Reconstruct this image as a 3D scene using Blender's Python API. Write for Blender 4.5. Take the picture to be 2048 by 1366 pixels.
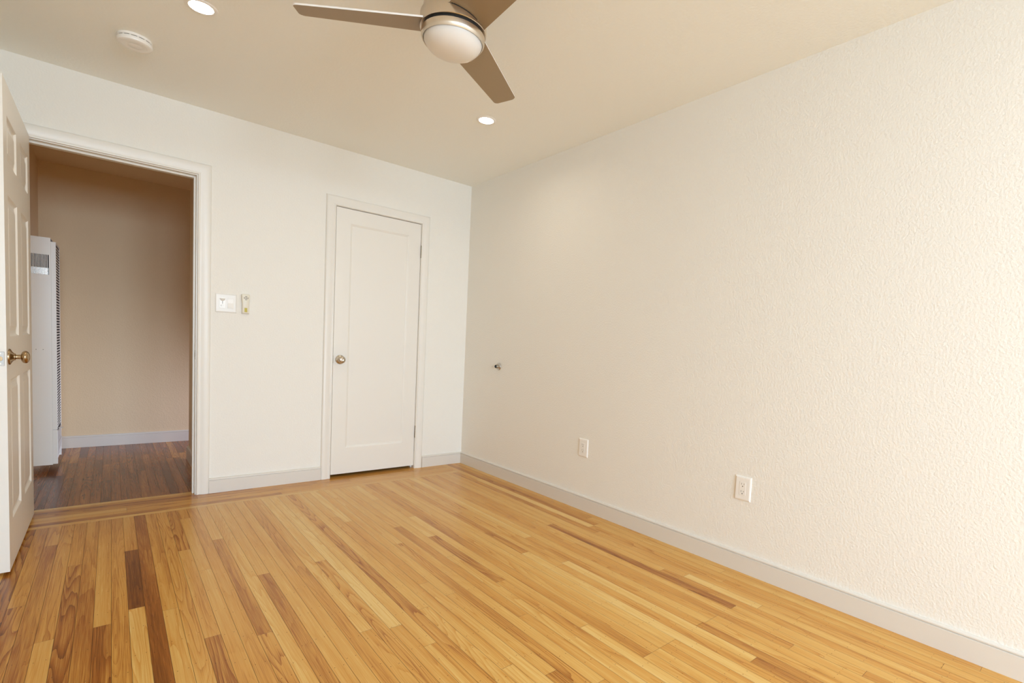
import bpy, bmesh, math, random
from mathutils import Vector, Matrix
R = math.radians
PI = math.pi
SC = bpy.context.scene
for o in list(bpy.data.objects):
    bpy.data.objects.remove(o, do_unlink=True)
COL = SC.collection
random.seed(7)

# ------------------------------------------------------------------ camera
F_PX, PPX, PPY = 1014.60, 94.98, 81.29            # focal length and principal point offset, pixels of a 2048 wide frame
roll, pitch, yaw = 0.0525172, -0.0633071, 0.7256628
cam_d = bpy.data.cameras.new('camera')
cam_d.sensor_fit = 'HORIZONTAL'
cam_d.sensor_width = 36.0
cam_d.lens = F_PX / 2048 * 36.0
cam_d.shift_x = -PPX / 2048
cam_d.shift_y = PPY / 2048
cam_d.clip_start = 0.02
cam = bpy.data.objects.new('camera', cam_d)
COL.objects.link(cam)
cy_, sy_, cp_, sp_ = math.cos(yaw), math.sin(yaw), math.cos(pitch), math.sin(pitch)
fwd = Vector((sy_ * cp_, cy_ * cp_, sp_))
rgt = Vector((cy_, -sy_, 0))
upv = rgt.cross(fwd)
c_, s_ = math.cos(roll), math.sin(roll)
rg2 = c_ * rgt + s_ * upv
up2 = -s_ * rgt + c_ * upv
m3 = Matrix((rg2, up2, -fwd)).transposed()
cam.matrix_world = Matrix.Translation((-2.36665, -3.9565, 1.05883)) @ m3.to_4x4()
SC.camera = cam

# ------------------------------------------------------------------ exposure, world, daylight
SC.view_settings.view_transform = 'Standard'
SC.view_settings.look = 'None'
SC.view_settings.gamma = 1.0
SC.view_settings.use_curve_mapping = False
SC.view_settings.exposure = -0.39
SC.cycles.use_denoising = True
SC.cycles.max_bounces = 14
SC.cycles.diffuse_bounces = 10
SC.cycles.sample_clamp_indirect = 6.0
SC.cycles.caustics_reflective = False
SC.cycles.caustics_refractive = False

world = bpy.data.worlds.new('sky')
SC.world = world
world.use_nodes = True
bg = world.node_tree.nodes['Background']
bg.inputs[0].default_value = (0.75, 0.86, 1.0, 1)
bg.inputs[1].default_value = 1.0

REAR = -7.4
WINDOWS = [(-2.78, -1.80, 0.8, 2.1), (-1.66, -0.68, 0.8, 2.1)]


def area(name, loc, rot, sx, sz, power, color):
    d = bpy.data.lights.new(name, 'AREA')
    d.shape = 'RECTANGLE'
    d.size, d.size_y = sx, sz
    d.energy = power
    d.color = color
    o = bpy.data.objects.new(name, d)
    COL.objects.link(o)
    o.location = loc
    o.rotation_euler = rot
    return o


# daylight entering through the two windows of the rear wall (area lamps stand just outside the openings, facing in)
for (xa, xb, za, zb) in WINDOWS:
    area('window_daylight', ((xa + xb) / 2, REAR - 0.28, (za + zb) / 2 + .1), (R(62), 0, 0), xb - xa, zb - za, 92, (0.77, 0.985, 1.205)).data.spread = R(124)
# third window, added in the left wall to brighten the blank wall and ceiling
ADDED_SIDE_WIN = (-7.15, -5.75, 0.8, 2.1)
area('window_daylight', (-2.86 - 0.06, (ADDED_SIDE_WIN[0] + ADDED_SIDE_WIN[1]) / 2, (ADDED_SIDE_WIN[2] + ADDED_SIDE_WIN[3]) / 2), (0, R(-92), 0), 1.3, 1.4, 50, (0.72, 1.0, 1.32))
# lamp added out of sight on the right for the hallway's low cool daylight
area('hall_daylight', (-0.62, 1.62, 0.36), (0, R(79), 0), 0.6, 0.6, 10.5, (0.82, 0.94, 1.26)).data.spread = R(100)


# ------------------------------------------------------------------ materials
def srgb(r, g, b):
    f = lambda c: (c / 255 / 12.92) if c / 255 <= 0.04045 else ((c / 255 + 0.055) / 1.055) ** 2.4
    return (f(r), f(g), f(b), 1)


def mat(name, col, rough=0.5, metal=0.0, spec=0.5, bump=None, coat=0.0, aniso=0.0):
    m = bpy.data.materials.new(name)
    m.use_nodes = True
    nt = m.node_tree
    b = nt.nodes['Principled BSDF']
    b.inputs['Base Color'].default_value = col
    b.inputs['Roughness'].default_value = rough
    b.inputs['Metallic'].default_value = metal
    b.inputs['Specular IOR Level'].default_value = spec
    b.inputs['Coat Weight'].default_value = coat
    b.inputs['Anisotropic'].default_value = aniso
    tc = nt.nodes.new('ShaderNodeTexCoord')
    if bump:
        scale, dist, detail = bump
        n = nt.nodes.new('ShaderNodeTexNoise')
        n.inputs['Scale'].default_value = scale
        n.inputs['Detail'].default_value = detail
        bp = nt.nodes.new('ShaderNodeBump')
        bp.inputs['Strength'].default_value = 1.0
        bp.inputs['Distance'].default_value = dist
        nt.links.new(tc.outputs['Object'], n.inputs['Vector'])
        nt.links.new(n.outputs['Fac'], bp.inputs['Height'])
        nt.links.new(bp.outputs['Normal'], b.inputs['Normal'])
    return m


WALLC = (0.825, 0.806, 0.752, 1)
M = {}
M['wall'] = mat('wall_paint', WALLC, 0.75, bump=(105, 0.0018, 3.0))
M['ceiling'] = mat('ceiling_paint', (0.895, 0.91, 0.88, 1), 0.85, bump=(80, 0.0012, 3.0))
M['trim'] = mat('trim_paint', (0.80, 0.775, 0.72, 1), 0.38, bump=(14, 0.0004, 2.0))
M['base'] = mat('baseboard_paint', (0.70, 0.665, 0.61, 1), 0.4, bump=(14, 0.0004, 2.0))
M['door'] = mat('door_paint', (0.80, 0.775, 0.72, 1), 0.36, bump=(10, 0.0005, 2.0))
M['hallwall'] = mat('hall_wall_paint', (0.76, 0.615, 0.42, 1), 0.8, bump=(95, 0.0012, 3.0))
M['plastic'] = mat('white_plastic', (0.85, 0.83, 0.79, 1), 0.28)
M['plastic_shade'] = mat('offwhite_plastic', (0.76, 0.735, 0.68, 1), 0.35)
M['cream'] = mat('cream_plastic', (0.77, 0.73, 0.62, 1), 0.4)
M['dark'] = mat('dark_void', (0.012, 0.010, 0.008, 1), 0.8)
M['grey'] = mat('grey_rubber_button', (0.22, 0.21, 0.18, 1), 0.6)
M['rubber'] = mat('black_rubber', (0.012, 0.011, 0.010, 1), 0.5)
M['heater'] = mat('heater_enamel', (0.88, 0.86, 0.82, 1), 0.32)
M['steel'] = mat('bright_steel', (0.62, 0.60, 0.57, 1), 0.28, metal=1.0)
M['satin'] = mat('satin_nickel', (0.58, 0.52, 0.43, 1), 0.30, metal=1.0)
M['brass'] = mat('aged_brass', (0.43, 0.31, 0.18, 1), 0.24, metal=1.0)
M['nickel'] = mat('brushed_nickel', (0.70, 0.62, 0.52, 1), 0.30, metal=1.0, aniso=0.6)
M['blade'] = mat('fan_blade_shaded_silver', (0.34, 0.255, 0.155, 1), 0.5, metal=0.25)  # silver paint browned to carry underside shade and warm floor reflection
M['blade_edge_lit'] = mat('fan_blade_edge_lit', (0.80, 0.78, 0.75, 1), 0.35)  # brightened copy for the edges, carrying window light in its colour
M['globe'] = mat('frosted_glass', (0.78, 0.76, 0.725, 1), 0.35)
M['hinge'] = mat('hinge_nickel', (0.40, 0.35, 0.27, 1), 0.42, metal=0.9)

M['plate_steel'] = mat('dull_steel_plate', (0.46, 0.44, 0.41, 1), 0.5, metal=0.8)
for k_, v_ in (('Subsurface Weight', 0.7), ('Subsurface Radius', (0.06, 0.06, 0.06)), ('Subsurface Scale', 1.0)):
    M['globe'].node_tree.nodes['Principled BSDF'].inputs[k_].default_value = v_


def emis(name, col, strength):
    m = bpy.data.materials.new(name)
    m.use_nodes = True
    nt = m.node_tree
    b = nt.nodes['Principled BSDF']
    b.inputs['Base Color'].default_value = (0.9, 0.9, 0.88, 1)
    b.inputs['Emission Color'].default_value = col
    b.inputs['Emission Strength'].default_value = strength
    return m


M['lamp'] = emis('lit_downlight_lens', (1.0, 0.90, 0.76, 1), 30.0)


def label_mat():
    m = bpy.data.materials.new('yellow_sticker')
    m.use_nodes = True
    nt = m.node_tree
    b = nt.nodes['Principled BSDF']
    b.inputs['Roughness'].default_value = 0.5
    tc = nt.nodes.new('ShaderNodeTexCoord')
    w = nt.nodes.new('ShaderNodeTexWave')
    w.bands_direction = 'Z'
    w.inputs['Scale'].default_value = 95
    w.inputs['Distortion'].default_value = 3.0
    w.inputs['Detail Scale'].default_value = 40
    r = nt.nodes.new('ShaderNodeValToRGB')
    r.color_ramp.elements[0].position = 0.15
    r.color_ramp.elements[0].color = (0.30, 0.24, 0.03, 1)
    r.color_ramp.elements[1].position = 0.5
    r.color_ramp.elements[1].color = (0.62, 0.53, 0.07, 1)
    nt.links.new(tc.outputs['Object'], w.inputs['Vector'])
    nt.links.new(w.outputs['Fac'], r.inputs['Fac'])
    nt.links.new(r.outputs['Color'], b.inputs['Base Color'])
    return m


M['sticker'] = label_mat()


def oak_mat():
    m = bpy.data.materials.new('oak_strip_floor')
    m.use_nodes = True
    nt = m.node_tree
    L = nt.links.new
    b = nt.nodes['Principled BSDF']

    def N(t, **kw):
        n = nt.nodes.new(t)
        for k, v in kw.items():
            setattr(n, k, v)
        return n

    def MA(op, a, c=None, d=None):
        n = N('ShaderNodeMath', operation=op)
        for i, q in enumerate((a, c, d)):
            if q is None:
                continue
            if isinstance(q, (int, float)):
                n.inputs[i].default_value = q
            else:
                L(q, n.inputs[i])
        return n.outputs[0]

    uv = N('ShaderNodeUVMap', uv_map='board_uv')
    at = N('ShaderNodeAttribute', attribute_name='board')
    su = N('ShaderNodeSeparateXYZ')
    L(uv.outputs['UV'], su.inputs[0])
    sa = N('ShaderNodeSeparateColor')
    L(at.outputs['Color'], sa.inputs[0])
    u, v = su.outputs[0], su.outputs[1]
    tone, r1, r2 = sa.outputs[0], sa.outputs[1], sa.outputs[2]

    def noise(us, vs, seed, scale, detail, rough=0.5):
        c = N('ShaderNodeCombineXYZ')
        L(MA('MULTIPLY', u, us), c.inputs[0])
        L(MA('MULTIPLY_ADD', v, vs, MA('MULTIPLY', r2, 37.0)), c.inputs[1])
        L(MA('MULTIPLY_ADD', r1, 91.0, seed), c.inputs[2])
        n = N('ShaderNodeTexNoise')
        n.inputs['Scale'].default_value = scale
        n.inputs['Detail'].default_value = detail
        n.inputs['Roughness'].default_value = rough
        L(c.outputs[0], n.inputs['Vector'])
        return n.outputs['Fac']

    ring = noise(13.0, 0.75, 0.0, 1.0, 1.6, 0.42)              # growth-ring field, cut into contour lines
    cnt = MA('MULTIPLY_ADD', r1, 15.0, 9.0)
    ph = MA('MULTIPLY_ADD', noise(90.0, 5.0, 21.0, 1.0, 2.0, 0.6), 0.35, MA('MULTIPLY', ring, cnt))
    fr = MA('FRACT', ph)
    late = MA('POWER', fr, 2.6)                                  # soft early wood, sharp late wood
    fine = noise(560.0, 7.0, 5.0, 1.0, 2.0, 0.62)               # pores
    streak = noise(170.0, 1.6, 17.0, 1.0, 2.0, 0.55)
    broad = noise(15.0, 0.8, 9.0, 1.0, 1.5, 0.5)                # slow drift inside a board
    t1 = MA('MULTIPLY_ADD', MA('SUBTRACT', broad, 0.5), 0.60, tone)
    t2 = MA('MULTIPLY_ADD', late, MA('MULTIPLY_ADD', MA('POWER', r2, 1.6), -0.22, -0.05), t1)
    t3 = MA('MULTIPLY_ADD', MA('SUBTRACT', fine, 0.5), 0.46, t2)
    t4 = MA('MULTIPLY_ADD', MA('SUBTRACT', streak, 0.5), 0.26, t3)
    t5 = MA('ADD', t4, 0.065)
    ramp = N('ShaderNodeValToRGB')
    cr = ramp.color_ramp
    cr.elements[0].position = 0.0
    cr.elements[0].color = (0.13, 0.040, 0.008, 1)
    cr.elements[1].position = 1.0
    cr.elements[1].color = (0.75, 0.53, 0.21, 1)
    for p, c in ((0.25, (0.31, 0.105, 0.018, 1)), (0.5, (0.57, 0.278, 0.058, 1)), (0.75, (0.655, 0.385, 0.108, 1))):
        e = cr.elements.new(p)
        e.color = c
    L(t5, ramp.inputs['Fac'])
    # paired nail heads of a top-nailed strip floor
    du = MA('MINIMUM', MA('ABSOLUTE', MA('SUBTRACT', u, 0.010)), MA('ABSOLUTE', MA('SUBTRACT', u, 0.038)))
    dv = MA('MULTIPLY', MA('SUBTRACT', MA('FRACT', MA('MULTIPLY_ADD', v, 1 / 0.2, r2)), 0.5), 0.2)
    dist = MA('SQRT', MA('ADD', MA('MULTIPLY', du, du), MA('MULTIPLY', dv, dv)))
    nail = MA('MULTIPLY', MA('LESS_THAN', dist, 0.0017), 0.75)
    mx = N('ShaderNodeMix', data_type='RGBA')
    L(nail, mx.inputs['Factor'])
    L(ramp.outputs['Color'], mx.inputs[6])
    mx.inputs[7].default_value = (0.06, 0.025, 0.01, 1)
    L(mx.outputs[2], b.inputs['Base Color'])
    L(MA('MULTIPLY_ADD', fine, 0.10, 0.20), b.inputs['Roughness'])
    b.inputs['Specular IOR Level'].default_value = 0.30
    b.inputs['Specular Tint'].default_value = (1.0, 0.88, 0.72, 1)
    bp = N('ShaderNodeBump')
    bp.inputs['Strength'].default_value = 0.25
    bp.inputs['Distance'].default_value = 0.0006
    L(MA('ADD', MA('MULTIPLY', fine, 0.4), broad), bp.inputs['Height'])
    L(bp.outputs['Normal'], b.inputs['Normal'])
    return m


M['oak'] = oak_mat()
M['joint'] = mat('floor_joint', (0.07, 0.032, 0.014, 1), 0.7)


# ------------------------------------------------------------------ mesh helpers
def box(bm, x0, x1, y0, y1, z0, z1, bev=0.0, seg=2):
    r = bmesh.ops.create_cube(bm, size=1.0, matrix=Matrix.Translation(((x0 + x1) / 2, (y0 + y1) / 2, (z0 + z1) / 2)) @ Matrix.Diagonal((abs(x1 - x0), abs(y1 - y0), abs(z1 - z0), 1)))
    if bev > 0:
        es = list({e for v in r['verts'] for e in v.link_edges})
        bmesh.ops.bevel(bm, geom=es, offset=bev, segments=seg, affect='EDGES', clamp_overlap=True)
    return r


def lathe(bm, prof, seg=48, mtx=Matrix.Identity(4), close=True):
    rings = []
    for (r, z) in prof:
        if r < 1e-6:
            rings.append([bm.verts.new(mtx @ Vector((0, 0, z)))])
        else:
            rings.append([bm.verts.new(mtx @ Vector((r * math.cos(2 * PI * i / seg), r * math.sin(2 * PI * i / seg), z))) for i in range(seg)])
    for a, b in zip(rings, rings[1:]):
        if len(a) == 1 and len(b) == 1:
            continue
        for i in range(seg):
            j = (i + 1) % seg
            if len(a) == 1:
                bm.faces.new((a[0], b[i], b[j]))
            elif len(b) == 1:
                bm.faces.new((a[i], b[0], a[j]))
            else:
                bm.faces.new((a[i], b[i], b[j], a[j]))


AX_MX = Matrix.Rotation(R(-90), 4, 'Y')     # lathe axis +z -> -x
AX_PX = Matrix.Rotation(R(90), 4, 'Y')      # lathe axis +z -> +x
AX_MY = Matrix.Rotation(R(90), 4, 'X')      # lathe axis +z -> -y
AX_MZ = Matrix.Rotation(R(180), 4, 'X')     # lathe axis +z -> -z


def T(x, y, z):
    return Matrix.Translation((x, y, z))


def obj(name, bm, m, parent=None, smooth=None, clean=True):
    if clean:
        bmesh.ops.remove_doubles(bm, verts=bm.verts, dist=1e-5)
        bmesh.ops.recalc_face_normals(bm, faces=bm.faces)
    me = bpy.data.meshes.new(name)
    bm.to_mesh(me)
    bm.free()
    me.materials.append(m)
    if smooth is not None:
        me.polygons.foreach_set('use_smooth', [True] * len(me.polygons))
        me.set_sharp_from_angle(angle=R(smooth))
    o = bpy.data.objects.new(name, me)
    COL.objects.link(o)
    if parent is not None:
        o.parent = parent
        o.matrix_parent_inverse = Matrix.Translation(parent.location).inverted()
    return o


def tag(o, label, cat, group=None, kind=None):
    o['label'] = label
    o['category'] = cat
    if group:
        o['group'] = group
    if kind:
        o['kind'] = kind
    return o


def thing(name, label, cat, loc=(0, 0, 0), group=None, kind=None):
    o = bpy.data.objects.new(name, None)
    o.empty_display_size = 0.05
    COL.objects.link(o)
    o.location = loc
    return tag(o, label, cat, group, kind)


def wall_grid(bm, axis, p0, p1, a0, a1, z0, z1, holes):
    """solid wall slab from p0 to p1 across `axis`, spanning a0..a1 and z0..z1, with rectangular holes (a, b, za, zb)"""
    As = sorted({a0, a1} | {h[0] for h in holes} | {h[1] for h in holes})
    Zs = sorted({z0, z1} | {h[2] for h in holes} | {h[3] for h in holes})
    inside = lambda a, z: any(h[0] < a < h[1] and h[2] < z < h[3] for h in holes)
    solid = [[not inside((As[i] + As[i + 1]) / 2, (Zs[k] + Zs[k + 1]) / 2) for k in range(len(Zs) - 1)] for i in range(len(As) - 1)]

    def P(p, a, z):
        return bm.verts.new((p, a, z) if axis == 'x' else (a, p, z))

    def q(c):
        bm.faces.new([P(*k) for k in c])

    ni, nk = len(As) - 1, len(Zs) - 1
    for i in range(ni):
        for k in range(nk):
            if not solid[i][k]:
                continue
            a, b, c, d = As[i], As[i + 1], Zs[k], Zs[k + 1]
            q([(p0, a, c), (p0, b, c), (p0, b, d), (p0, a, d)])
            q([(p1, a, c), (p1, b, c), (p1, b, d), (p1, a, d)])
            if i == 0 or not solid[i - 1][k]:
                q([(p0, a, c), (p1, a, c), (p1, a, d), (p0, a, d)])
            if i == ni - 1 or not solid[i + 1][k]:
                q([(p0, b, c), (p1, b, c), (p1, b, d), (p0, b, d)])
            if k == 0 or not solid[i][k - 1]:
                q([(p0, a, c), (p1, a, c), (p1, b, c), (p0, b, c)])
            if k == nk - 1 or not solid[i][k + 1]:
                q([(p0, a, d), (p1, a, d), (p1, b, d), (p0, b, d)])


def panel_face(bm, f, a0, a1, z0, z1, rects, steps):
    """a flat face with sunk panels; f(a, z, depth) gives the 3-D point; steps = [(inset, depth), ...] rings of the moulding"""
    As = sorted({a0, a1} | {r[0] for r in rects} | {r[1] for r in rects})
    Zs = sorted({z0, z1} | {r[2] for r in rects} | {r[3] for r in rects})
    for i in range(len(As) - 1):
        for k in range(len(Zs) - 1):
            ca, cz = (As[i] + As[i + 1]) / 2, (Zs[k] + Zs[k + 1]) / 2
            if any(r[0] < ca < r[1] and r[2] < cz < r[3] for r in rects):
                continue
            bm.faces.new([bm.verts.new(f(*c, 0)) for c in ((As[i], Zs[k]), (As[i + 1], Zs[k]), (As[i + 1], Zs[k + 1]), (As[i], Zs[k + 1]))])
    for (a, b, c, d) in rects:
        prev = None
        for (ins, dep) in [(0, 0)] + steps:
            ring = [bm.verts.new(f(*p, dep)) for p in ((a + ins, c + ins), (b - ins, c + ins), (b - ins, d - ins), (a + ins, d - ins))]
            if prev:
                for i in range(4):
                    j = (i + 1) % 4
                    bm.faces.new((prev[i], prev[j], ring[j], ring[i]))
            prev = ring
        bm.faces.new(prev)


CASING = [(0, 0.0), (0, 0.0105), (0.002, 0.0135), (0.006, 0.0150), (0.0095, 0.0140), (0.011, 0.0115), (0.014, 0.0105), (0.022, 0.0125),
          (0.032, 0.0155), (0.042, 0.0172), (0.052, 0.0175), (0.060, 0.0165), (0.0655, 0.0135), (0.068, 0.0100), (0.069, 0.0)]


def casing(bm, xl, xr, zt, prof, sc=1.0, y=0.0):
    rows = []
    for (w, t) in prof:
        w *= sc
        rows.append([bm.verts.new(p) for p in ((xl - w, y - t, 0.0), (xl - w, y - t, zt + w), (xr + w, y - t, zt + w), (xr + w, y - t, 0.0))])
    for a, b in zip(rows, rows[1:]):
        for i in range(3):
            bm.faces.new((a[i], a[i + 1], b[i + 1], b[i]))
    bm.faces.new([r[0] for r in rows])
    bm.faces.new([r[3] for r in rows])


def jamb(bm, xl, xr, zt, y0, y1, thick, stop_y, stop_d=0.011, stop_w=0.034):
    """lining of a door opening with its stop; xl, xr, zt are the inner faces"""
    box(bm, xl - thick, xl, y0, y1, 0, zt + thick)
    box(bm, xr, xr + thick, y0, y1, 0, zt + thick)
    box(bm, xl, xr, y0, y1, zt, zt + thick)
    box(bm, xl, xl + stop_d, stop_y, stop_y + stop_w, 0, zt, 0.0012, 1)
    box(bm, xr - stop_d, xr, stop_y, stop_y + stop_w, 0, zt, 0.0012, 1)
    box(bm, xl + stop_d, xr - stop_d, stop_y, stop_y + stop_w, zt - stop_d, zt, 0.0012, 1)


# ------------------------------------------------------------------ shell
H = 2.44
LEFT = -2.86
WT = 0.12
HALL_Y, HALL_L, HALL_R, HALL_H = 2.034, -2.808, -1.885, 2.37
DW_L, DW_R, DW_T = -2.722, -1.963, 2.026       # doorway opening, inner jamb faces
CL_L, CL_R, CL_T = -1.1288, -0.4545, 2.0268    # closet opening, inner jamb faces

# floor: one strip per board, in one mesh
BW, BX0 = 0.0481, -2.5125
BOARD_ENDS = [(-3, -1.286, .55, .38), (-1, -1.628, .5, .88), (2, -1.616, .6, .25), (4, -1.533, .08, .84), (6, -1.613, .55, .66),
              (-2, -0.61, .65, .42), (0, -0.941, .5, .45), (4, -0.871, .5, .08), (9, -0.489, .35, .6), (9, -1.296, .6, .62), (8, -0.998, .4, .62),
              (11, -0.926, .76, .4), (13, -1.483, .68, .36), (18, -1.477, .82, .5), (30, -0.691, .72, .5), (24, -1.011, .84, .6), (26, -1.479, .7, .5),
              (28, -1.244, .66, .32), (30, -1.48, .7, .32), (30, -2.138, .32, .56), (39, -1.783, .84, .5), (29, -1.773, .66, .84),
              (47, -1.945, .33, .6), (49, -1.849, .33, .55), (45, -2.493, .6, .5), (44, -1.691, .6, .2), (44, -2.905, .2, .6), (46, -2.6, .6, .86),
              (46, -2.974, .86, .6), (38, -2.147, .5, .8), (36, -1.943, .5, .84), (17, -2.182, .66, .55), (19, -2.218, .86, .42), (20, -2.396, .68, .7),
              (22, -2.155, .7, .68)]
FIX_TONE = {5: .2, 1: .4, 3: .46, 7: .6, 10: .5, 12: .78, 14: .6, 15: .6, 16: .46, -4: .35, 21: .5, 27: .64, 32: .42, 33: .62, 34: .62, 35: .72, 40: .66, 41: .5}


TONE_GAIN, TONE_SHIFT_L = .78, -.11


def add_board(bm, uvl, col, x0, x1, y0, y1, tone, along='y'):
    g = 0.00045
    r1, r2 = random.random(), random.random()
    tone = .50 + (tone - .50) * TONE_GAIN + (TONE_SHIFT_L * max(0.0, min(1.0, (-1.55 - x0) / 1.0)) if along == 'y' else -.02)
    pts = [(x0 + g, y0 + g), (x1 - g, y0 + g), (x1 - g, y1 - g), (x0 + g, y1 - g)]
    f = bm.faces.new([bm.verts.new((x, y, 0.0)) for x, y in pts])
    f.material_index = 0
    for lp, (x, y) in zip(f.loops, pts):
        lp[uvl].uv = (x - x0, y) if along == 'y' else (y - y0, x)
        lp[col] = (tone, r1, r2, 1)


def rnd_tone(lo=.46, hi=.74):
    t = random.uniform(lo, hi)
    if random.random() < .045:
        t = random.uniform(.34, .44)
    elif random.random() < .12:
        t = random.uniform(.76, .88)
    return t


def build_floor():
    bm = bmesh.new()
    uvl = bm.loops.layers.uv.new('board_uv')
    col = bm.loops.layers.float_color.new('board')
    k0, k1 = -8, 52
    for k in range(k0, k1):
        xa, xb = BX0 + BW * k, BX0 + BW * (k + 1)
        xa, xb = max(xa, LEFT), min(xb, 0.0)
        if xb - xa < .004:
            continue
        far = 0.0 if k >= 48 else -0.302
        near = REAR
        ends = sorted([e for e in BOARD_ENDS if e[0] == k], key=lambda e: -e[1])
        segs = []
        y = far
        left_tone = FIX_TONE.get(k)
        if ends:
            for i, e in enumerate(ends):
                segs.append((e[1], y, e[2]))
                y = e[1]
            last = ends[-1][3]
            ln = random.uniform(.9, 1.9)
            while y > near:
                yn = max(near, y - ln)
                segs.append((yn, y, last))
                y, last, ln = yn, (rnd_tone() if k > 8 else random.uniform(.36, .6)), random.uniform(.5, 1.6)
        else:
            first = True
            ln = random.uniform(.5, 1.9) if left_tone is None else 2.6
            while y > near:
                yn = max(near, y - ln)
                segs.append((yn, y, left_tone if (first and left_tone is not None) else (rnd_tone() if k > 6 else rnd_tone(.36, .62))))
                y, ln, first = yn, random.uniform(.6, 1.9), False
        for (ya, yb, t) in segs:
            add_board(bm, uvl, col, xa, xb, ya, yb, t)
    # border laid across the back wall and through the doorway
    xr = BX0 + BW * 48
    for (ya, yb, tn) in ((-0.302, -0.262, .84), (-0.262, -0.210, .30), (-0.210, -0.156, .56), (-0.156, -0.102, .56), (-0.102, -0.052, .34), (-0.052, 0.0, .36)):
        x = LEFT
        first = True
        while x < xr - 0.01:
            ln = random.uniform(.7, 1.7)
            if first and ya < -0.2 and tn < .5:
                ln = 1.35
            if first and tn == .56:
                ln = 0.56
            xe = min(xr, x + ln)
            t = tn if (first or tn > .8) else random.uniform(.36, .60)
            add_board(bm, uvl, col, x, xe, ya, yb, t, 'x')
            x, first = xe, False
    # threshold and the hallway beyond
    add_board(bm, uvl, col, DW_L, DW_R, 0.0, 0.036, .34, 'x')
    add_board(bm, uvl, col, DW_L, DW_R, 0.036, 0.082, .84, 'x')
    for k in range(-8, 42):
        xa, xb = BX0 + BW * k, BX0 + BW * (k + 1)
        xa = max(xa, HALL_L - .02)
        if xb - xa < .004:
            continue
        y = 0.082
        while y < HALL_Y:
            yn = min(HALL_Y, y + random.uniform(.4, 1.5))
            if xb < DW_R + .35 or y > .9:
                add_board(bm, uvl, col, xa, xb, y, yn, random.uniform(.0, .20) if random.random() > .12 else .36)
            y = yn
    # closet floor
    add_board(bm, uvl, col, CL_L - .1, CL_R + .1, 0.0, 0.05, .5, 'x')
    add_board(bm, uvl, col, CL_L - .1, CL_R + .1, 0.05, 0.10, .45, 'x')
    # dark bed seen in the joints, and the slab under it
    for (xa, xb, ya, yb) in ((LEFT, 0.0, REAR, 0.0), (HALL_L - .02, -.4, 0.0, HALL_Y), (-1.3, -.3, 0, .8)):
        f = bm.faces.new([bm.verts.new((x, y, -0.0012 - (0.0006 if ya == 0 else 0))) for x, y in ((xa, ya), (xb, ya), (xb, yb), (xa, yb))])
        f.material_index = 1
    o = obj('floor', bm, M['oak'], clean=False)
    o.data.materials.append(M['joint'])
    return tag(o, 'honey oak strip floor with a banded border along the back wall', 'floor', kind='structure')


build_floor()

bm = bmesh.new()
box(bm, LEFT - .1, .1, REAR - .12, 0.0, H, H + .08)
tag(obj('ceiling', bm, M['ceiling']), 'warm white ceiling of the bedroom, carrying the fan and recessed lights', 'ceiling', kind='structure')

bm = bmesh.new()
wall_grid(bm, 'y', 0.0, WT, LEFT - .1, 0.1, -0.002, H, [(DW_L - .02, DW_R + .02, -0.002, DW_T + .02), (CL_L - .02, CL_R + .02, -0.002, CL_T + .02)])
tag(obj('wall_back', bm, M['wall']), 'back wall with the open doorway and the closet door', 'wall', kind='structure')
bm = bmesh.new()
box(bm, 0, .1, REAR - .12, 0, -.002, H)
tag(obj('wall_right', bm, M['wall']), 'long blank off-white wall on the right with two outlets', 'wall', kind='structure')
bm = bmesh.new()
wall_grid(bm, 'x', LEFT - .1, LEFT, REAR - .12, 0, -.002, H, [ADDED_SIDE_WIN])
tag(obj('wall_left', bm, M['wall']), 'left wall behind the open panelled door', 'wall', kind='structure')
bm = bmesh.new()
wall_grid(bm, 'y', REAR - .12, REAR, LEFT, 0.0, -.002, H, WINDOWS)
tag(obj('wall_front', bm, M['wall']), 'wall with two windows behind the camera', 'wall', kind='structure')
for n, (xa, xb, za, zb) in enumerate(WINDOWS):
    bm = bmesh.new()
    fw = .035
    box(bm, xa, xa + fw, REAR - .09, REAR - .03, za, zb)
    box(bm, xb - fw, xb, REAR - .09, REAR - .03, za, zb)
    box(bm, xa + fw, xb - fw, REAR - .09, REAR - .03, za, za + fw)
    box(bm, xa + fw, xb - fw, REAR - .09, REAR - .03, zb - fw, zb)
    box(bm, xa + fw, xb - fw, REAR - .085, REAR - .035, (za + zb) / 2 - .02, (za + zb) / 2 + .02)
    tag(obj('window_%d' % (n + 1), bm, M['trim']), 'white sash window behind the camera, %s the side wall' % ('farther from' if n == 0 else 'next to'), 'window', kind='structure')

bm = bmesh.new()
ya_, yb_, za_, zb_ = ADDED_SIDE_WIN
for (a, b, c, d) in ((ya_, ya_ + .035, za_, zb_), (yb_ - .035, yb_, za_, zb_), (ya_, yb_, za_, za_ + .035), (ya_, yb_, zb_ - .035, zb_), (ya_, yb_, 1.43, 1.47)):
    box(bm, LEFT - .055, LEFT - .015, a, b, c, d)
tag(obj('window_3', bm, M['trim']), 'white sash window added in the left wall behind the camera for its light', 'window', kind='structure')

# baseboards
BB = [(0.016, 0.0), (0.016, 0.0822), (0.0155, 0.0828), (0.0100, 0.0834), (0.0100, 0.0862), (0.0138, 0.0870), (0.0143, 0.0885), (0.0138, 0.0925), (0.0112, 0.0960), (0.0060, 0.0982), (0.0, 0.0985)]


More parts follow.
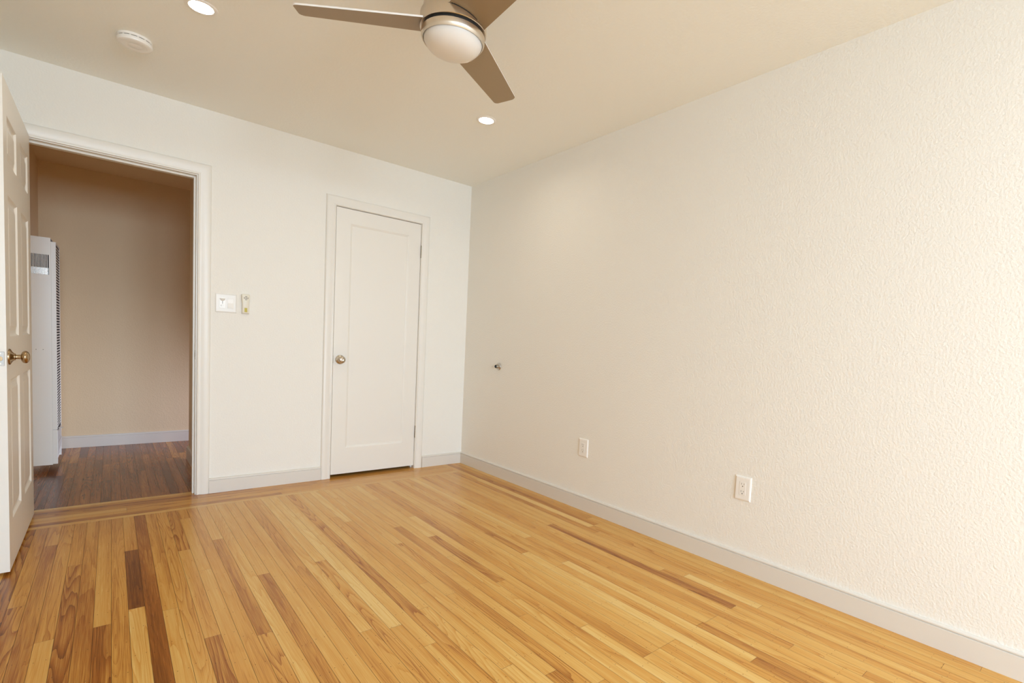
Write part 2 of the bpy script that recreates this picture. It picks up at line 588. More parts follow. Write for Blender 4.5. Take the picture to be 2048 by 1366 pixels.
def baseboard(name, p0, p1, nrm, label, prof=BB, m='base', miter=(0, 0)):
    bm = bmesh.new()
    p0, p1, nrm = Vector(p0), Vector(p1), Vector(nrm)
    d = (p1 - p0).normalized()
    rows = []
    for (t, z) in prof + [(0.0, 0.0)]:
        off = nrm * t + Vector((0, 0, z))
        rows.append((bm.verts.new(p0 + off + d * t * miter[0]), bm.verts.new(p1 + off - d * t * miter[1])))
    for a, b in zip(rows, rows[1:]):
        bm.faces.new((a[0], a[1], b[1], b[0]))
    bm.faces.new([r[0] for r in rows])
    bm.faces.new([r[1] for r in rows])
    return tag(obj(name, bm, M[m]), label, 'baseboard', kind='structure')


baseboard('baseboard_right', (0, 0, 0), (0, REAR, 0), (-1, 0, 0), 'long pale grey baseboard under the right wall', miter=(1, 0))
baseboard('baseboard_back', (-1.888, 0, 0), (-1.1985, 0, 0), (0, -1, 0), 'pale grey baseboard between the doorway and the closet door')
baseboard('baseboard_back', (-0.385, 0, 0), (0, 0, 0), (0, -1, 0), 'short pale grey baseboard between the closet door and the corner', miter=(0, 1))
baseboard('baseboard_left', (LEFT, -.02, 0), (LEFT, REAR, 0), (1, 0, 0), 'baseboard of the wall behind the open door')

# hallway beyond the doorway
bm = bmesh.new()
box(bm, HALL_L - .1, -.4, HALL_Y, HALL_Y + .1, -.002, HALL_H + .1)
tag(obj('wall_hall_end', bm, M['hallwall']), 'dim beige end wall of the hallway seen through the doorway', 'wall', kind='structure')
bm = bmesh.new()
wall_grid(bm, 'x', HALL_L - .1, HALL_L, WT, HALL_Y, -.002, HALL_H, [])
tag(obj('wall_hall_left', bm, M['hallwall']), 'shaded left wall of the hallway behind the wall heater', 'wall', kind='structure')
bm = bmesh.new()
box(bm, HALL_R, HALL_R + .1, WT, 1.18, -.002, HALL_H)
tag(obj('wall_hall_right', bm, M['hallwall']), 'short hallway wall just inside the doorway on the right', 'wall', kind='structure')
bm = bmesh.new()
box(bm, HALL_R + .1, -.5, 1.08, 1.18, -.002, HALL_H)
box(bm, -.5, -.4, 1.08, HALL_Y, -.002, HALL_H)
tag(obj('wall_hall_turn', bm, M['hallwall']), 'hallway wall round the corner out of sight', 'wall', kind='structure')
bm = bmesh.new()
box(bm, HALL_L - .1, -.4, WT, HALL_Y + .1, HALL_H, HALL_H + .07)
tag(obj('ceiling_hall', bm, M['hallwall']), 'dim ceiling of the hallway above the doorway opening', 'ceiling', kind='structure')
baseboard('baseboard_hall', (HALL_L, HALL_Y, 0), (-.5, HALL_Y, 0), (0, -1, 0), 'grey baseboard along the end wall of the hallway',
          [(t, z * 1.05) for t, z in BB])
baseboard('baseboard_hall', (HALL_R, WT, 0), (HALL_R, 1.18, 0), (-1, 0, 0), 'grey baseboard end just inside the doorway on the right', [(t, z * 1.05) for t, z in BB])

# closet behind the panel door
bm = bmesh.new()
wall_grid(bm, 'y', .72, .78, -1.45, -.15, -.002, H, [])
box(bm, -1.45, -1.39, WT, .72, -.002, H)
box(bm, -.21, -.15, WT, .72, -.002, H)
box(bm, -1.39, -.21, WT, .72, 2.36, H)
tag(obj('wall_closet', bm, M['hallwall']), 'unlit closet interior behind the shut panel door', 'wall', kind='structure')

# casings and jambs
t1 = thing('trim_1', 'white moulded casing around the open doorway', 'door trim', (DW_R, 0, 0), kind='structure')
bm = bmesh.new()
casing(bm, DW_L - .006, DW_R + .006, DW_T + .005, CASING, 1.03)
obj('casing', bm, M['trim'], t1, smooth=35)
bm = bmesh.new()
jamb(bm, DW_L, DW_R, DW_T, 0.0, WT, .019, .037)
obj('jamb', bm, M['trim'], t1)
bm = bmesh.new()
box(bm, DW_R - .0012, DW_R + .001, .002, .027, .877, .937, .0005, 1)
sp = obj('strike_plate', bm, M['hinge'], t1)
bm = bmesh.new()
box(bm, DW_R - .0016, DW_R, .008, .020, .893, .921)
obj('latch_hole', bm, M['dark'], sp)

t2 = thing('trim_2', 'white moulded casing around the shut closet door', 'door trim', (CL_R, 0, 0), kind='structure')
bm = bmesh.new()
casing(bm, CL_L - .001, CL_R + .001, CL_T + .0015, CASING, 0.985)
obj('casing', bm, M['trim'], t2, smooth=35)
bm = bmesh.new()
jamb(bm, CL_L, CL_R, CL_T, 0.0, WT, .019, .040)
obj('jamb', bm, M['trim'], t2)


# ------------------------------------------------------------------ doors
def knob(parent, base, axis_m, m, rose_r=.033, ball_r=.0262, reach=.0475, ball_flat=.52):
    """passage knob on its rose; base = point on the door face, axis_m turns +z to the door's outward normal"""
    mt = T(*base) @ axis_m
    bm = bmesh.new()
    lathe(bm, [(0, 0), (rose_r, 0), (rose_r, .003), (rose_r * .95, .0055), (rose_r * .80, .0075), (rose_r * .62, .0105), (rose_r * .47, .0145), (rose_r * .43, .0155),
               (rose_r * .43, .0185), (rose_r * .36, .0195), (rose_r * .33, .020), (0, .020)], 40, mt)
    rs = obj('rose', bm, m, parent, smooth=40)
    bm = bmesh.new()
    zc, h = reach, ball_r * ball_flat
    pr = [(.0098, .018), (.0092, .024), (.0100, zc - h * .93)]
    for i in range(2, 15):
        a = -PI / 2 + PI * i / 15
        pr.append((max(.0102, ball_r * (abs(math.cos(a)) ** .82)), zc + h * math.sin(a)))
    pr += [(ball_r * .30, zc + h * .99), (ball_r * .26, zc + h * .965), (0, zc + h * .955)]
    lathe(bm, pr, 40, mt)
    obj('door_knob', bm, m, parent, smooth=50)
    return rs


# open six-panel door, swung back against the left
DX0, DX1 = -2.720, -2.685
DY0, DY1 = -0.920, -0.034
d1 = thing('door_1', 'white six-panel door standing open at the left edge', 'door', (DX0, DY1, 0.012), kind='structure')
COLS = [(-0.818, -0.532), (-0.410, -0.122)]
ROWS = [(0.212, 0.815), (0.992, 1.580), (1.712, 1.902)]
PAN = [(a, b, c, d) for (a, b) in COLS for (c, d) in ROWS]
STEPS = [(0.003, 0.0005), (0.010, 0.0075), (0.016, 0.0095), (0.024, 0.0095), (0.046, 0.0030), (0.050, 0.0028)]
bm = bmesh.new()
DT, DB = 2.030, 0.014
panel_face(bm, lambda a, z, d: Vector((DX1 - d, a, z)), DY0, DY1, DB, DT, PAN, STEPS)
panel_face(bm, lambda a, z, d: Vector((DX0 + d, a, z)), DY0, DY1, DB, DT, PAN, STEPS)
bv = .0025
for q in (((DX0, DY0, DB), (DX1, DY0, DB), (DX1, DY0, DT), (DX0, DY0, DT)), ((DX0, DY1, DB), (DX1, DY1, DB), (DX1, DY1, DT), (DX0, DY1, DT)),
          ((DX0, DY0, DB), (DX1, DY0, DB), (DX1, DY1, DB), (DX0, DY1, DB)), ((DX0, DY0, DT), (DX1, DY0, DT), (DX1, DY1, DT), (DX0, DY1, DT))):
    bm.faces.new([bm.verts.new(p) for p in q])
obj('leaf', bm, M['door'], d1)
knob(d1, (DX1, -.858, .9105), AX_PX, M['brass'])
knob(d1, (DX0, -.858, .9105), AX_MX, M['brass'])
bm = bmesh.new()
zc = .905
box(bm, DX0 + .006, DX1 - .006, DY0 - .0012, DY0 + .001, zc - .0285, zc + .0285, .0008, 1)
fp = obj('latch_plate', bm, M['plate_steel'], d1)
bm = bmesh.new()
box(bm, DX0 + .0105, DX1 - .0105, DY0 - .010, DY0, zc - .009, zc + .009, .003, 2)
obj('latch_bolt', bm, M['brass'], fp)
for dz in (-.021, .021):
    bm = bmesh.new()
    lathe(bm, [(0, 0), (.0035, 0), (.003, .0009), (0, .0009)], 14, T((DX0 + DX1) / 2, DY0 - .0008, zc + dz) @ AX_MY)
    obj('screw', bm, M['satin'], fp)

# closet door, one flat panel
SX0, SX1, SZ0, SZ1 = -1.1242, -0.4575, 0.024, 2.0225
d2 = thing('door_2', 'white single-panel closet door, shut, in the back wall', 'door', (SX1, 0, SZ0), kind='structure')
bm = bmesh.new()
yf = 0.001
panel_face(bm, lambda a, z, d: Vector((a, yf + d, z)), SX0, SX1, SZ0, SZ1, [(-1.022, -0.556, 0.222, 1.918)], [(0.002, 0.0004), (0.007, 0.0035), (0.012, 0.0055), (0.0155, 0.0085)])
panel_face(bm, lambda a, z, d: Vector((a, yf + .035 - d, z)), SX0, SX1, SZ0, SZ1, [(-1.022, -0.556, 0.222, 1.918)], [(0.002, 0.0004), (0.0155, 0.0085)])
for q in (((SX0, yf, SZ0), (SX0, yf + .035, SZ0), (SX0, yf + .035, SZ1), (SX0, yf, SZ1)), ((SX1, yf, SZ0), (SX1, yf + .035, SZ0), (SX1, yf + .035, SZ1), (SX1, yf, SZ1)),
          ((SX0, yf, SZ0), (SX1, yf, SZ0), (SX1, yf + .035, SZ0), (SX0, yf + .035, SZ0)), ((SX0, yf, SZ1), (SX1, yf, SZ1), (SX1, yf + .035, SZ1), (SX0, yf + .035, SZ1))):
    bm.faces.new([bm.verts.new(p) for p in q])
obj('leaf', bm, M['door'], d2)
knob(d2, (-1.0745, yf, .900), AX_MY, M['satin'], rose_r=.034, ball_r=.0262, reach=.044)
bm = bmesh.new()
box(bm, SX0 - .004, SX0 + .0005, -.0035, .006, .872, .930, .001, 1)
obj('latch_plate', bm, M['hinge'], d2)
for z in (1.8025, .3105):
    bm = bmesh.new()
    for i in range(5):
        za = z - .049 + i * .0196
        lathe(bm, [(0, za + .0004), (.0062, za + .0004), (.0062, za + .0192), (0, za + .0192)], 18, T(SX1 + .0055, -.0058, 0))
    lathe(bm, [(0, z - .052), (.004, z - .051), (.0055, z - .049), (0, z - .049)], 18, T(SX1 + .0055, -.0058, 0))
    lathe(bm, [(0, z + .049), (.0055, z + .049), (.004, z + .051), (0, z + .052)], 18, T(SX1 + .0055, -.0058, 0))
    obj('hinge', bm, M['hinge'], d2, smooth=40)

# ------------------------------------------------------------------ ceiling fan
FX, FY = -1.4590, -2.2730
GZ = 2.12
fan = thing('ceiling_fan', 'brushed nickel three-blade ceiling fan with a frosted light', 'ceiling fan', (FX, FY, H))
bm = bmesh.new()
lathe(bm, [(0, GZ - .046), (.022, GZ - .0455), (.045, GZ - .042), (.066, GZ - .0355), (.083, GZ - .0255), (.094, GZ - .014), (.1005, GZ - .003), (.1025, GZ + .006), (.100, GZ + .012), (0, GZ + .012)], 72, T(FX, FY, 0))
obj('light_globe', bm, M['globe'], fan, smooth=50)
bm = bmesh.new()
lathe(bm, [(.1025, GZ + .010), (.1028, GZ - .001), (.1048, GZ - .002), (.1085, GZ + .004), (.1100, GZ + .010), (.1100, GZ + .0230), (.1085, GZ + .0240), (.090, GZ + .0240)], 72, T(FX, FY, 0))
obj('light_ring', bm, M['nickel'], fan, smooth=35)
bm = bmesh.new()
lathe(bm, [(0, GZ + .022), (.1035, GZ + .022), (.1035, GZ + .036), (0, GZ + .036)], 64, T(FX, FY, 0))
obj('shadow_gap', bm, M['dark'], fan, smooth=35)
bm = bmesh.new()
lathe(bm, [(.100, GZ + .0325), (.1130, GZ + .0325), (.1145, GZ + .0340), (.1145, GZ + .078), (.1120, GZ + .082), (.1075, GZ + .083), (.1065, GZ + .086), (.1035, GZ + .125), (.0985, GZ + .165),
           (.0930, GZ + .190), (.084, GZ + .203), (.072, GZ + .206), (0, GZ + .206)], 72, T(FX, FY, 0))
obj('motor_housing', bm, M['nickel'], fan, smooth=35)
bm = bmesh.new()
lathe(bm, [(0, H), (.085, H), (.085, H - .045), (.070, H - .072), (.055, H - .080), (.050, H - .125), (0, H - .125)], 56, T(FX, FY, 0))
obj('canopy', bm, M['nickel'], fan, smooth=35)


def blade_mesh():
    """blade along +x from its root in the housing, underside down, leading edge (+y, turned counter-clockwise) lower"""
    bm = bmesh.new()
    n = 26
    r0, r1 = .094, .528
    t = .0055
    cr = .020
    out = []

    def halfw(s):
        return (.070 - .0205 * s)

    # outline, counter-clockwise
    pts = []
    for i in range(n + 1):
        s = i / n
        r = r0 + (r1 - cr - r0) * s
        pts.append((r, -halfw(s)))
    for i in range(1, 6):
        a = -PI / 2 + PI / 2 * i / 5
        pts.append((r1 - cr + cr * math.cos(a) + .005, -halfw(1) + cr + cr * math.sin(a)))
    for i in range(0, 6):
        a = PI / 2 * i / 5
        pts.append((r1 - cr + cr * math.cos(a) - .001, halfw(1) - cr + cr * math.sin(a)))
    for i in range(n, -1, -1):
        s = i / n
        r = r0 + (r1 - cr - r0) * s
        pts.append((r, halfw(s)))
    p = R(-13.0)

    def tw(x, y, z):
        return Vector((x, y * math.cos(p) - z * math.sin(p), y * math.sin(p) + z * math.cos(p)))

    lo = [bm.verts.new(tw(x, y, -t / 2)) for x, y in pts]
    hi = [bm.verts.new(tw(x, y, t / 2)) for x, y in pts]
    f0 = bm.faces.new(list(reversed(lo)))
    f1 = bm.faces.new(hi)
    m_ = len(pts)
    for i in range(m_):
        j = (i + 1) % m_
        f = bm.faces.new((lo[i], lo[j], hi[j], hi[i]))
        f.material_index = 1
    return bm


BZ = GZ + .052
for k, ang in enumerate((144.4, 34.6, -90.0)):
    bm = blade_mesh()
    bmesh.ops.transform(bm, matrix=T(FX, FY, BZ) @ Matrix.Rotation(R(ang), 4, 'Z'), verts=bm.verts)
    o = obj('blade', bm, M['blade'], fan)
    o.data.materials.append(M['blade_edge_lit'])
    # dark slot the blade enters the housing through
    bm = bmesh.new()
    mt = T(FX, FY, BZ) @ Matrix.Rotation(R(ang), 4, 'Z') @ Matrix.Rotation(R(-13), 4, 'X')
    nn = 18
    rows = []
    for i in range(nn + 1):
        a = R(-41 + 82 * i / nn)
        rr = .1149
        rows.append([bm.verts.new(mt @ Vector((rr * math.cos(a), rr * math.sin(a), z))) for z in (-.0058, -.0028)])
    for a, b in zip(rows, rows[1:]):
        bm.faces.new((a[0], b[0], b[1], a[1]))
    obj('blade_slot', bm, M['dark'], o)

# ------------------------------------------------------------------ recessed lights and smoke detector
DL = [(-2.0735, -1.1945, 'lit round recessed light at the top edge near the smoke detector'), (-0.6370, -1.2040, 'lit round recessed light in the ceiling below the fan blades')]


def downlight(x, y, label):
    o = thing('recessed_light', label, 'ceiling light', (x, y, H), group='recessed ceiling lights')
    d = bpy.data.lights.new('downlight_beam', 'AREA')
    d.shape = 'DISK'
    d.size = .085
    d.energy = DL_POWER
    d.color = (1.0, 0.91, 0.76)
    d.spread = R(160)
    lo = bpy.data.objects.new('downlight_beam', d)
    COL.objects.link(lo)
    lo.location = (x, y, H - .006)
    bm = bmesh.new()
    lathe(bm, [(.0445, H - .001), (.0452, H - .0035), (.050, H - .0042), (.0575, H - .0028), (.0605, H - .0006), (.0605, H + .0005)], 56, T(x, y, 0))
    obj('trim_ring', bm, M['plastic'], o, smooth=40)
    bm = bmesh.new()
    lathe(bm, [(0, H - .0022), (.0448, H - .0022), (.0448, H - .0005), (0, H - .0005)], 48, T(x, y, 0))
    obj('lens', bm, M['lamp'], o, smooth=40)
    return o


DL_POWER = 2.3
for x, y, lb in DL:
    downlight(x, y, lb)
# a second pair, added unseen behind the camera as warm fill
downlight(-2.0735, -4.40, 'lit round recessed light added behind the camera as fill, nearer the door side')
downlight(-0.6370, -4.40, 'lit round recessed light added behind the camera as fill, nearer the long blank wall')

SX, SY = -2.277, -.660
sd = thing('smoke_detector', 'round white smoke detector on the ceiling above the open doorway', 'smoke detector', (SX, SY, H))
bm = bmesh.new()
lathe(bm, [(0, H), (.0655, H), (.0665, H - .003), (.0665, H - .010), (.0645, H - .0115), (0, H - .0115)], 64, T(SX, SY, 0))
obj('base', bm, M['plastic'], sd, smooth=35)
bm = bmesh.new()
lathe(bm, [(0, H - .0105), (.0635, H - .0105), (.0635, H - .015), (0, H - .015)], 64, T(SX, SY, 0))
obj('vent_ring', bm, M['plastic'], sd, smooth=35)
bm = bmesh.new()
zt = H - .014
lathe(bm, [(0, zt), (.0655, zt), (.0672, zt - .002), (.0672, zt - .012), (.0655, zt - .0165), (.061, zt - .0195), (.050, zt - .0208), (.030, zt - .0213), (.0285, zt - .0206), (.0265, zt - .0206), (.025, zt - .0215), (0, zt - .0218)], 64, T(SX, SY, 0))
obj('cover', bm, M['plastic'], sd, smooth=35)
bm = bmesh.new()
for i in range(14):
    a0 = 2 * PI * i / 14
    for j in range(5):
        a, b = a0 + j * .066, a0 + (j + 1) * .066
        vs = [bm.verts.new((SX + .0641 * math.cos(q), SY + .0641 * math.sin(q), z)) for q, z in ((a, H - .0112), (b, H - .0112), (b, H - .0143), (a, H - .0143))]
        bm.faces.new(vs)
obj('vent_slots', bm, M['dark'], sd)
bm = bmesh.new()
for i in range(5):
    a = R(-50 + i * 13)
    lathe(bm, [(0, 0), (.0022, 0), (.0018, .0007), (0, .0007)], 12, T(SX + .046 * math.cos(a), SY + .046 * math.sin(a), zt - .0207) @ AX_MZ)
obj('sounder_holes', bm, M['plastic_shade'], sd)


# ------------------------------------------------------------------ wall fittings
def outlet(yc, zc, label):
    o = thing('wall_outlet', label, 'outlet', (0, yc, zc), group='white duplex outlets on the right wall')
    hw, hh = .0420, .0602
    bm = bmesh.new()
    # bevelled cover plate
    rings = []
    for (ins, x) in ((0, 0), (0, -.0028), (.0012, -.0046), (.006, -.0066), (.009, -.0068)):
        rings.append([bm.verts.new((x, yc + a * (hw - ins), zc + b * (hh - ins))) for a, b in ((-1, -1), (1, -1), (1, 1), (-1, 1))])
    for a, b in zip(rings, rings[1:]):
        for i in range(4):
            j = (i + 1) % 4
            bm.faces.new((a[i], a[j], b[j], b[i]))
    bm.faces.new(rings[-1])
    obj('cover_plate', bm, M['plastic'], o)
    bm = bmesh.new()
    box(bm, -.0078, -.004, yc - .0168, yc + .0168, zc - .0335, zc + .0335, .0008, 1)
    rc = obj('receptacle', bm, M['plastic'], o)
    bm = bmesh.new()
    for (a0, a1, b0, b1) in ((-.0174, -.0168, -.0341, .0341), (.0168, .0174, -.0341, .0341), (-.0168, .0168, -.0341, -.0335), (-.0168, .0168, .0335, .0341)):
        box(bm, -.0071, -.0065, yc + a0, yc + a1, zc + b0, zc + b1)
    obj('shadow_gap', bm, M['plastic_shade'], rc)
    for s in (-1, 1):
        cz = zc + s * .0185
        for (dy, hl) in ((.0066, .0043), (-.0066, .0036)):
            bm = bmesh.new()
            box(bm, -.0080, -.0072, yc + dy - .0011, yc + dy + .0011, cz + .0045 - hl, cz + .0045 + hl)
            obj('slot', bm, M['grey'], rc)
        bm = bmesh.new()
        lathe(bm, [(0, .0072), (.0027, .0072), (.0027, .0081), (0, .0081)], 16, T(0, yc, cz - .0072) @ AX_MX)
        obj('ground_hole', bm, M['dark'], rc)
    for s in (-1, 1):
        bm = bmesh.new()
        lathe(bm, [(0, .006), (.0022, .006), (.0019, .0072), (0, .0074)], 14, T(0, yc, zc + s * .0485) @ AX_MX)
        obj('screw', bm, M['plastic'], o)
    return o


outlet(-1.5665, .4150, 'white outlet low on the right wall, farther one, closer to the corner')
outlet(-2.7130, .4172, 'white outlet low on the right wall, nearer one, out along the blank wall')

# double switch
xc, zc = -1.8022, 1.2490
hw, hh = .0590, .0600
sw = thing('light_switch', 'white double switch plate with a sensor, beside the doorway casing', 'light switch', (xc, 0, zc))
bm = bmesh.new()
rings = []
for (ins, y) in ((0, 0), (0, -.003), (.001, -.0046), (.005, -.0064), (.009, -.0067)):
    rings.append([bm.verts.new((xc + a * (hw - ins), y, zc + b * (hh - ins))) for a, b in ((-1, -1), (1, -1), (1, 1), (-1, 1))])
for a, b in zip(rings, rings[1:]):
    for i in range(4):
        j = (i + 1) % 4
        bm.faces.new((a[i], a[j], b[j], b[i]))
bm.faces.new(rings[-1])
M['gloss'] = mat('glossy_white_plastic', (0.80, 0.785, 0.745, 1), 0.34)
obj('cover_plate', bm, M['gloss'], sw)
cx = xc - .0205
bm = bmesh.new()
box(bm, cx - .0166, cx + .0166, -.0082, -.004, zc - .0334, zc + .0334, .0009, 1)
sb = obj('sensor_switch', bm, M['plastic'], sw)
bm = bmesh.new()
n = 20
top, bot = zc + .0300, zc + .0130
rows = []
for i in range(n + 1):
    s = -1 + 2 * i / n
    x = cx + s * .0150
    zb = top - (top - bot) * math.sqrt(max(0, 1 - s * s)) - .001
    d = .0065 * math.sqrt(max(0, 1 - s * s)) + .0006
    rows.append([bm.verts.new((x, -.0082, top)), bm.verts.new((x, -.0082 - d, top - .001)), bm.verts.new((x, -.0082 - d * .8, (top + zb) / 2)), bm.verts.new((x, -.0082, zb))])
for a, b in zip(rows, rows[1:]):
    for i in range(3):
        bm.faces.new((a[i], a[i + 1], b[i + 1], b[i]))
obj('sensor_lens', bm, M['plastic_shade'], sb, smooth=50)
bm = bmesh.new()
box(bm, cx - .0011, cx + .0011, -.0086, -.0078, zc - .0055, zc + .0125)
obj('indicator_slot', bm, M['rubber'], sb)
bm = bmesh.new()
box(bm, cx - .0075, cx + .0060, -.0098, -.0078, zc - .0235, zc - .0135, .001, 1)
pb = obj('push_button', bm, M['plastic'], sb)
bm = bmesh.new()
box(bm, cx - .0088, cx - .0076, -.0090, -.0078, zc - .0240, zc - .0125)
box(bm, cx - .0076, cx + .0065, -.0086, -.0078, zc - .0136, zc - .0129)
obj('button_gap', bm, M['grey'], pb)
cx = xc + .0245
bm = bmesh.new()
v = [bm.verts.new(p) for p in ((cx - .0152, -.0064, zc + .0318), (cx + .0152, -.0064, zc + .0318), (cx + .0152, -.0078, zc + .001), (cx - .0152, -.0078, zc + .001),
                               (cx + .0152, -.0125, zc - .0318), (cx - .0152, -.0125, zc - .0318), (cx + .0152, -.004, zc - .0318), (cx - .0152, -.004, zc - .0318),
                               (cx - .0152, -.004, zc + .0318), (cx + .0152, -.004, zc + .0318))]
for q in ((0, 1, 2, 3), (3, 2, 4, 5), (5, 4, 6, 7), (1, 0, 8, 9)):
    bm.faces.new([v[i] for i in q])
bm.faces.new((v[0], v[3], v[5], v[7], v[8]))
bm.faces.new((v[2], v[1], v[9], v[6], v[4]))
rk = obj('rocker', bm, M['plastic'], sw)
bm = bmesh.new()
for (a0, a1, b0, b1) in ((-.0170, -.0156, -.0338, .0338), (.0156, .0170, -.0338, .0338), (-.0156, .0156, -.0338, -.0322), (-.0156, .0156, .0322, .0338)):
    box(bm, cx + a0, cx + a1, -.0070, -.0060, zc + b0, zc + b1)
obj('rocker_gap', bm, M['plastic_shade'], rk)

# fan remote in its wall cradle
rx, rz = -1.6945, 1.2545
rm = thing('fan_remote', 'cream fan remote with a yellow sticker, cradled on the wall by the switch', 'remote control', (rx, 0, rz))


def slab(bm, prof, y0, y1, inset=.0022):
    """rounded slab from a list of (z, half width); y0 back, y1 front"""
    pts = [(hwid, z) for z, hwid in prof] + [(-hwid, z) for z, hwid in reversed(prof)]
    zc_ = sum(p[1] for p in pts) / len(pts)
    rings = []
    for (k, y) in ((0, y0), (0, y1 + inset), (.4, y1 + inset * .35), (1, y1)):
        rings.append([bm.verts.new((rx + x - math.copysign(min(abs(x), inset * k), x), y, z - math.copysign(inset * k, z - zc_) * min(1, abs(z - zc_) / .06))) for x, z in pts])
    for a, b in zip(rings, rings[1:]):
        for i in range(len(pts)):
            j = (i + 1) % len(pts)
            bm.faces.new((a[i], a[j], b[j], b[i]))
    bm.faces.new(rings[-1])
    bm.faces.new(list(reversed(rings[0])))


bm = bmesh.new()
slab(bm, [(rz - .0640, .0130), (rz - .0632, .0178), (rz - .0605, .0196), (rz - .030, .0196), (rz + .005, .0200), (rz + .030, .0225), (rz + .048, .0238), (rz + .058, .0236), (rz + .0625, .0215), (rz + .0645, .0165)], -.006, -.024, .004)
rb = obj('remote_body', bm, M['cream'], rm, smooth=40)
bm = bmesh.new()
slab(bm, [(rz - .0660, .0150), (rz - .0650, .0200), (rz - .062, .0215), (rz - .030, .0215), (rz - .010, .0215)], 0.0, -.0165, .002)
box(bm, rx - .016, rx + .016, -.006, 0, rz - .012, rz + .045, .001, 1)
obj('wall_cradle', bm, M['plastic_shade'], rm, smooth=40)
bz = rz + .0380
for k in range(4):
    bm = bmesh.new()
    a0 = PI / 2 * k
    n = 10
    rows = []
    for i in range(n + 1):
        a = a0 + (-.56 + 1.12 * i / n)
        rows.append([bm.verts.new((rx + .001 + r * math.cos(a), y, bz + r * 1.0 * math.sin(a))) for r, y in ((.0083, -.0236), (.0086, -.0252), (.0122, -.0252), (.0125, -.0236))])
    for a, b in zip(rows, rows[1:]):
        for i in range(3):
            bm.faces.new((a[i], a[i + 1], b[i + 1], b[i]))
    bm.faces.new(rows[0])
    bm.faces.new(rows[-1])
    obj('button', bm, M['grey'], rb)
bm = bmesh.new()
lathe(bm, [(0, .0236), (.0042, .0236), (.0038, .0252), (0, .0254)], 20, T(rx + .001, 0, bz) @ AX_MY)
obj('button', bm, M['grey'], rb, smooth=40)
bm = bmesh.new()
box(bm, rx - .0075, rx + .0085, -.0248, -.0236, rz - .0545, rz - .0270)
obj('sticker', bm, M['sticker'], rb)['label'] = 'yellow sticker'

# wall bumper for the closet door
yb, zb = -.5360, .8985
ws = thing('door_bumper', 'small metal door stop with a black rubber tip on the right wall', 'door stop', (0, yb, zb))
bm = bmesh.new()
lathe(bm, [(0, 0), (.0290, 0), (.0300, .0015), (.0298, .003), (.0275, .0055), (.0230, .008), (.0180, .0105), (.0165, .012), (0, .012)], 40, T(0, yb, zb) @ AX_MX)
obj('flange', bm, M['steel'], ws, smooth=40)
bm = bmesh.new()
lathe(bm, [(0, .011), (.0165, .011), (.0165, .0125), (.0150, .026), (.0135, .030), (0, .030)], 32, T(0, yb, zb) @ AX_MX)
obj('barrel', bm, M['hinge'], ws, smooth=40)
bm = bmesh.new()
lathe(bm, [(0, .029), (.0122, .029), (.0122, .0335), (.0105, .036), (.006, .037), (0, .0372)], 32, T(0, yb, zb) @ AX_MX)
obj('rubber_tip', bm, M['rubber'], ws, smooth=40)

# ------------------------------------------------------------------ wall heater in the hallway
hy0, hy1 = 1.100, 1.460
hx0, hx1, hx2 = HALL_L, -2.680, -2.654
ht = thing('wall_heater', 'tall white gas wall heater standing in the hallway behind the open door', 'heater', (hx0, hy0, 0.05))
bm = bmesh.new()
gx0, gx1, gz0, gz1 = -2.792, -2.6895, 1.395, 1.532
wall_grid(bm, 'y', hy0, hy0 + .004, hx0, hx1, .050, 1.650, [(gx0, gx1, gz0, gz1)])
wall_grid(bm, 'y', hy1 - .004, hy1, hx0, hx1, .050, 1.650, [])
box(bm, hx0, hx1, hy0 + .004, hy1 - .004, 1.646, 1.650)
box(bm, hx0, hx1, hy0 + .004, hy1 - .004, .050, .054)
box(bm, hx0, hx0 + .003, hy0 + .004, hy1 - .004, .054, 1.646)
obj('cabinet', bm, M['heater'], ht)
bm = bmesh.new()
pitch_ = (gx1 - gx0) / 14
for i in range(1, 14):
    x = gx0 + i * pitch_
    box(bm, x - pitch_ * .25, x + pitch_ * .25, hy0 + .0005, hy0 + .0035, gz0, gz1)
obj('side_grille', bm, M['heater'], ht)
bm = bmesh.new()
box(bm, gx0 - .01, gx1 + .004, hy0 + .045, hy0 + .05, gz0 - .04, gz1 + .04)
obj('grille_shade_backing', bm, M['dark'], ht)  # dark sheet standing in for the shade inside the cabinet
bm = bmesh.new()
box(bm, gx0, gx1, hy0 + .006, hy0 + .040, gz0 - .003, gz0 + .050, .004, 1)
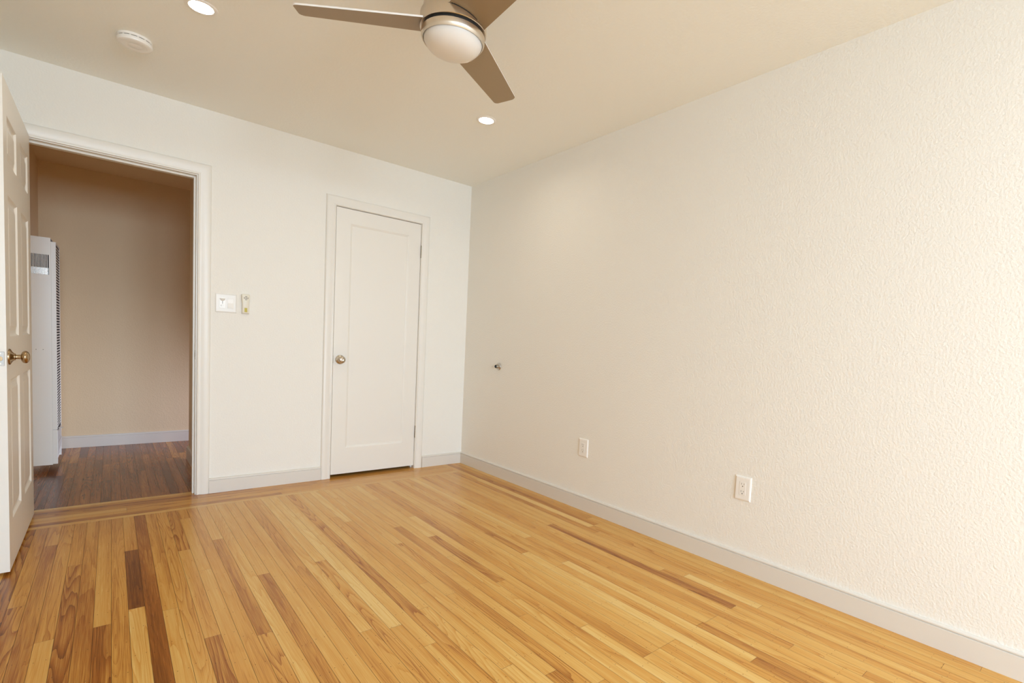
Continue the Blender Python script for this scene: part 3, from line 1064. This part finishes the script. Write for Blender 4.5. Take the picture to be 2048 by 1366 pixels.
obj('deflector', bm, M['steel'], ht)
bm = bmesh.new()
box(bm, gx0 + .040, gx0 + .052, hy0 + .005, hy0 + .02, gz0 + .08, gz1)
obj('control_rod', bm, M['rubber'], ht)
# front cover: frame with louvred face, split into an upper and a lower part
bm = bmesh.new()
for (za, zb_) in ((.3035, 1.626), (.054, .3005)):
    box(bm, hx1, hx2, hy0 + .002, hy0 + .012, za, zb_, .0015, 1)
    box(bm, hx1, hx2, hy1 - .012, hy1 - .002, za, zb_, .0015, 1)
box(bm, hx1, hx2, hy0 + .012, hy1 - .012, 1.612, 1.626)
box(bm, hx1, hx2 - .006, hy0 + .012, hy1 - .012, .295, .309)
box(bm, hx1, hx2 - .012, hy0 + .012, hy1 - .012, .054, .070)
obj('front_frame', bm, M['heater'], ht)
bm = bmesh.new()
z = .318
while z < 1.600:
    box(bm, hx2 - .0016, hx2 - .0002, hy0 + .012, hy1 - .012, z, z + .0085)
    z += .0195
obj('front_louvres', bm, M['heater'], ht)
bm = bmesh.new()
z = .080
while z < .290:
    dx = 0.0005 if z > .2 else (0.0035 if z > .15 else 0.0035 - .020 * ((.15 - z) / .07) ** 2)
    box(bm, hx2 - .012 + min(dx, 0), hx2 + dx, hy0 + .012, hy1 - .012, z, z + .0042)
    z += .0085
obj('lower_grille', bm, M['heater'], ht)
bm = bmesh.new()
box(bm, hx2 - .006, hx2 - .0035, hy0 + .012, hy1 - .012, .17, 1.61)
box(bm, hx1 - .004, hx1 + .002, hy0 + .012, hy1 - .012, .075, .17)
obj('louvre_shade_backing', bm, M['dark'], ht)  # dark sheets standing in for shade between the louvres and lower bars
bm = bmesh.new()
box(bm, hx2, hx2 + .024, hy0 + .055, hy0 + .085, .3050, .3085)
obj('latch_tab', bm, M['plastic'], ht)
for x in (-2.757, -2.722):
    bm = bmesh.new()
    lathe(bm, [(0, 0), (.0025, 0), (.002, .001), (0, .001)], 12, T(x, hy0, .872) @ AX_MY)
    obj('screw', bm, M['grey'], ht)
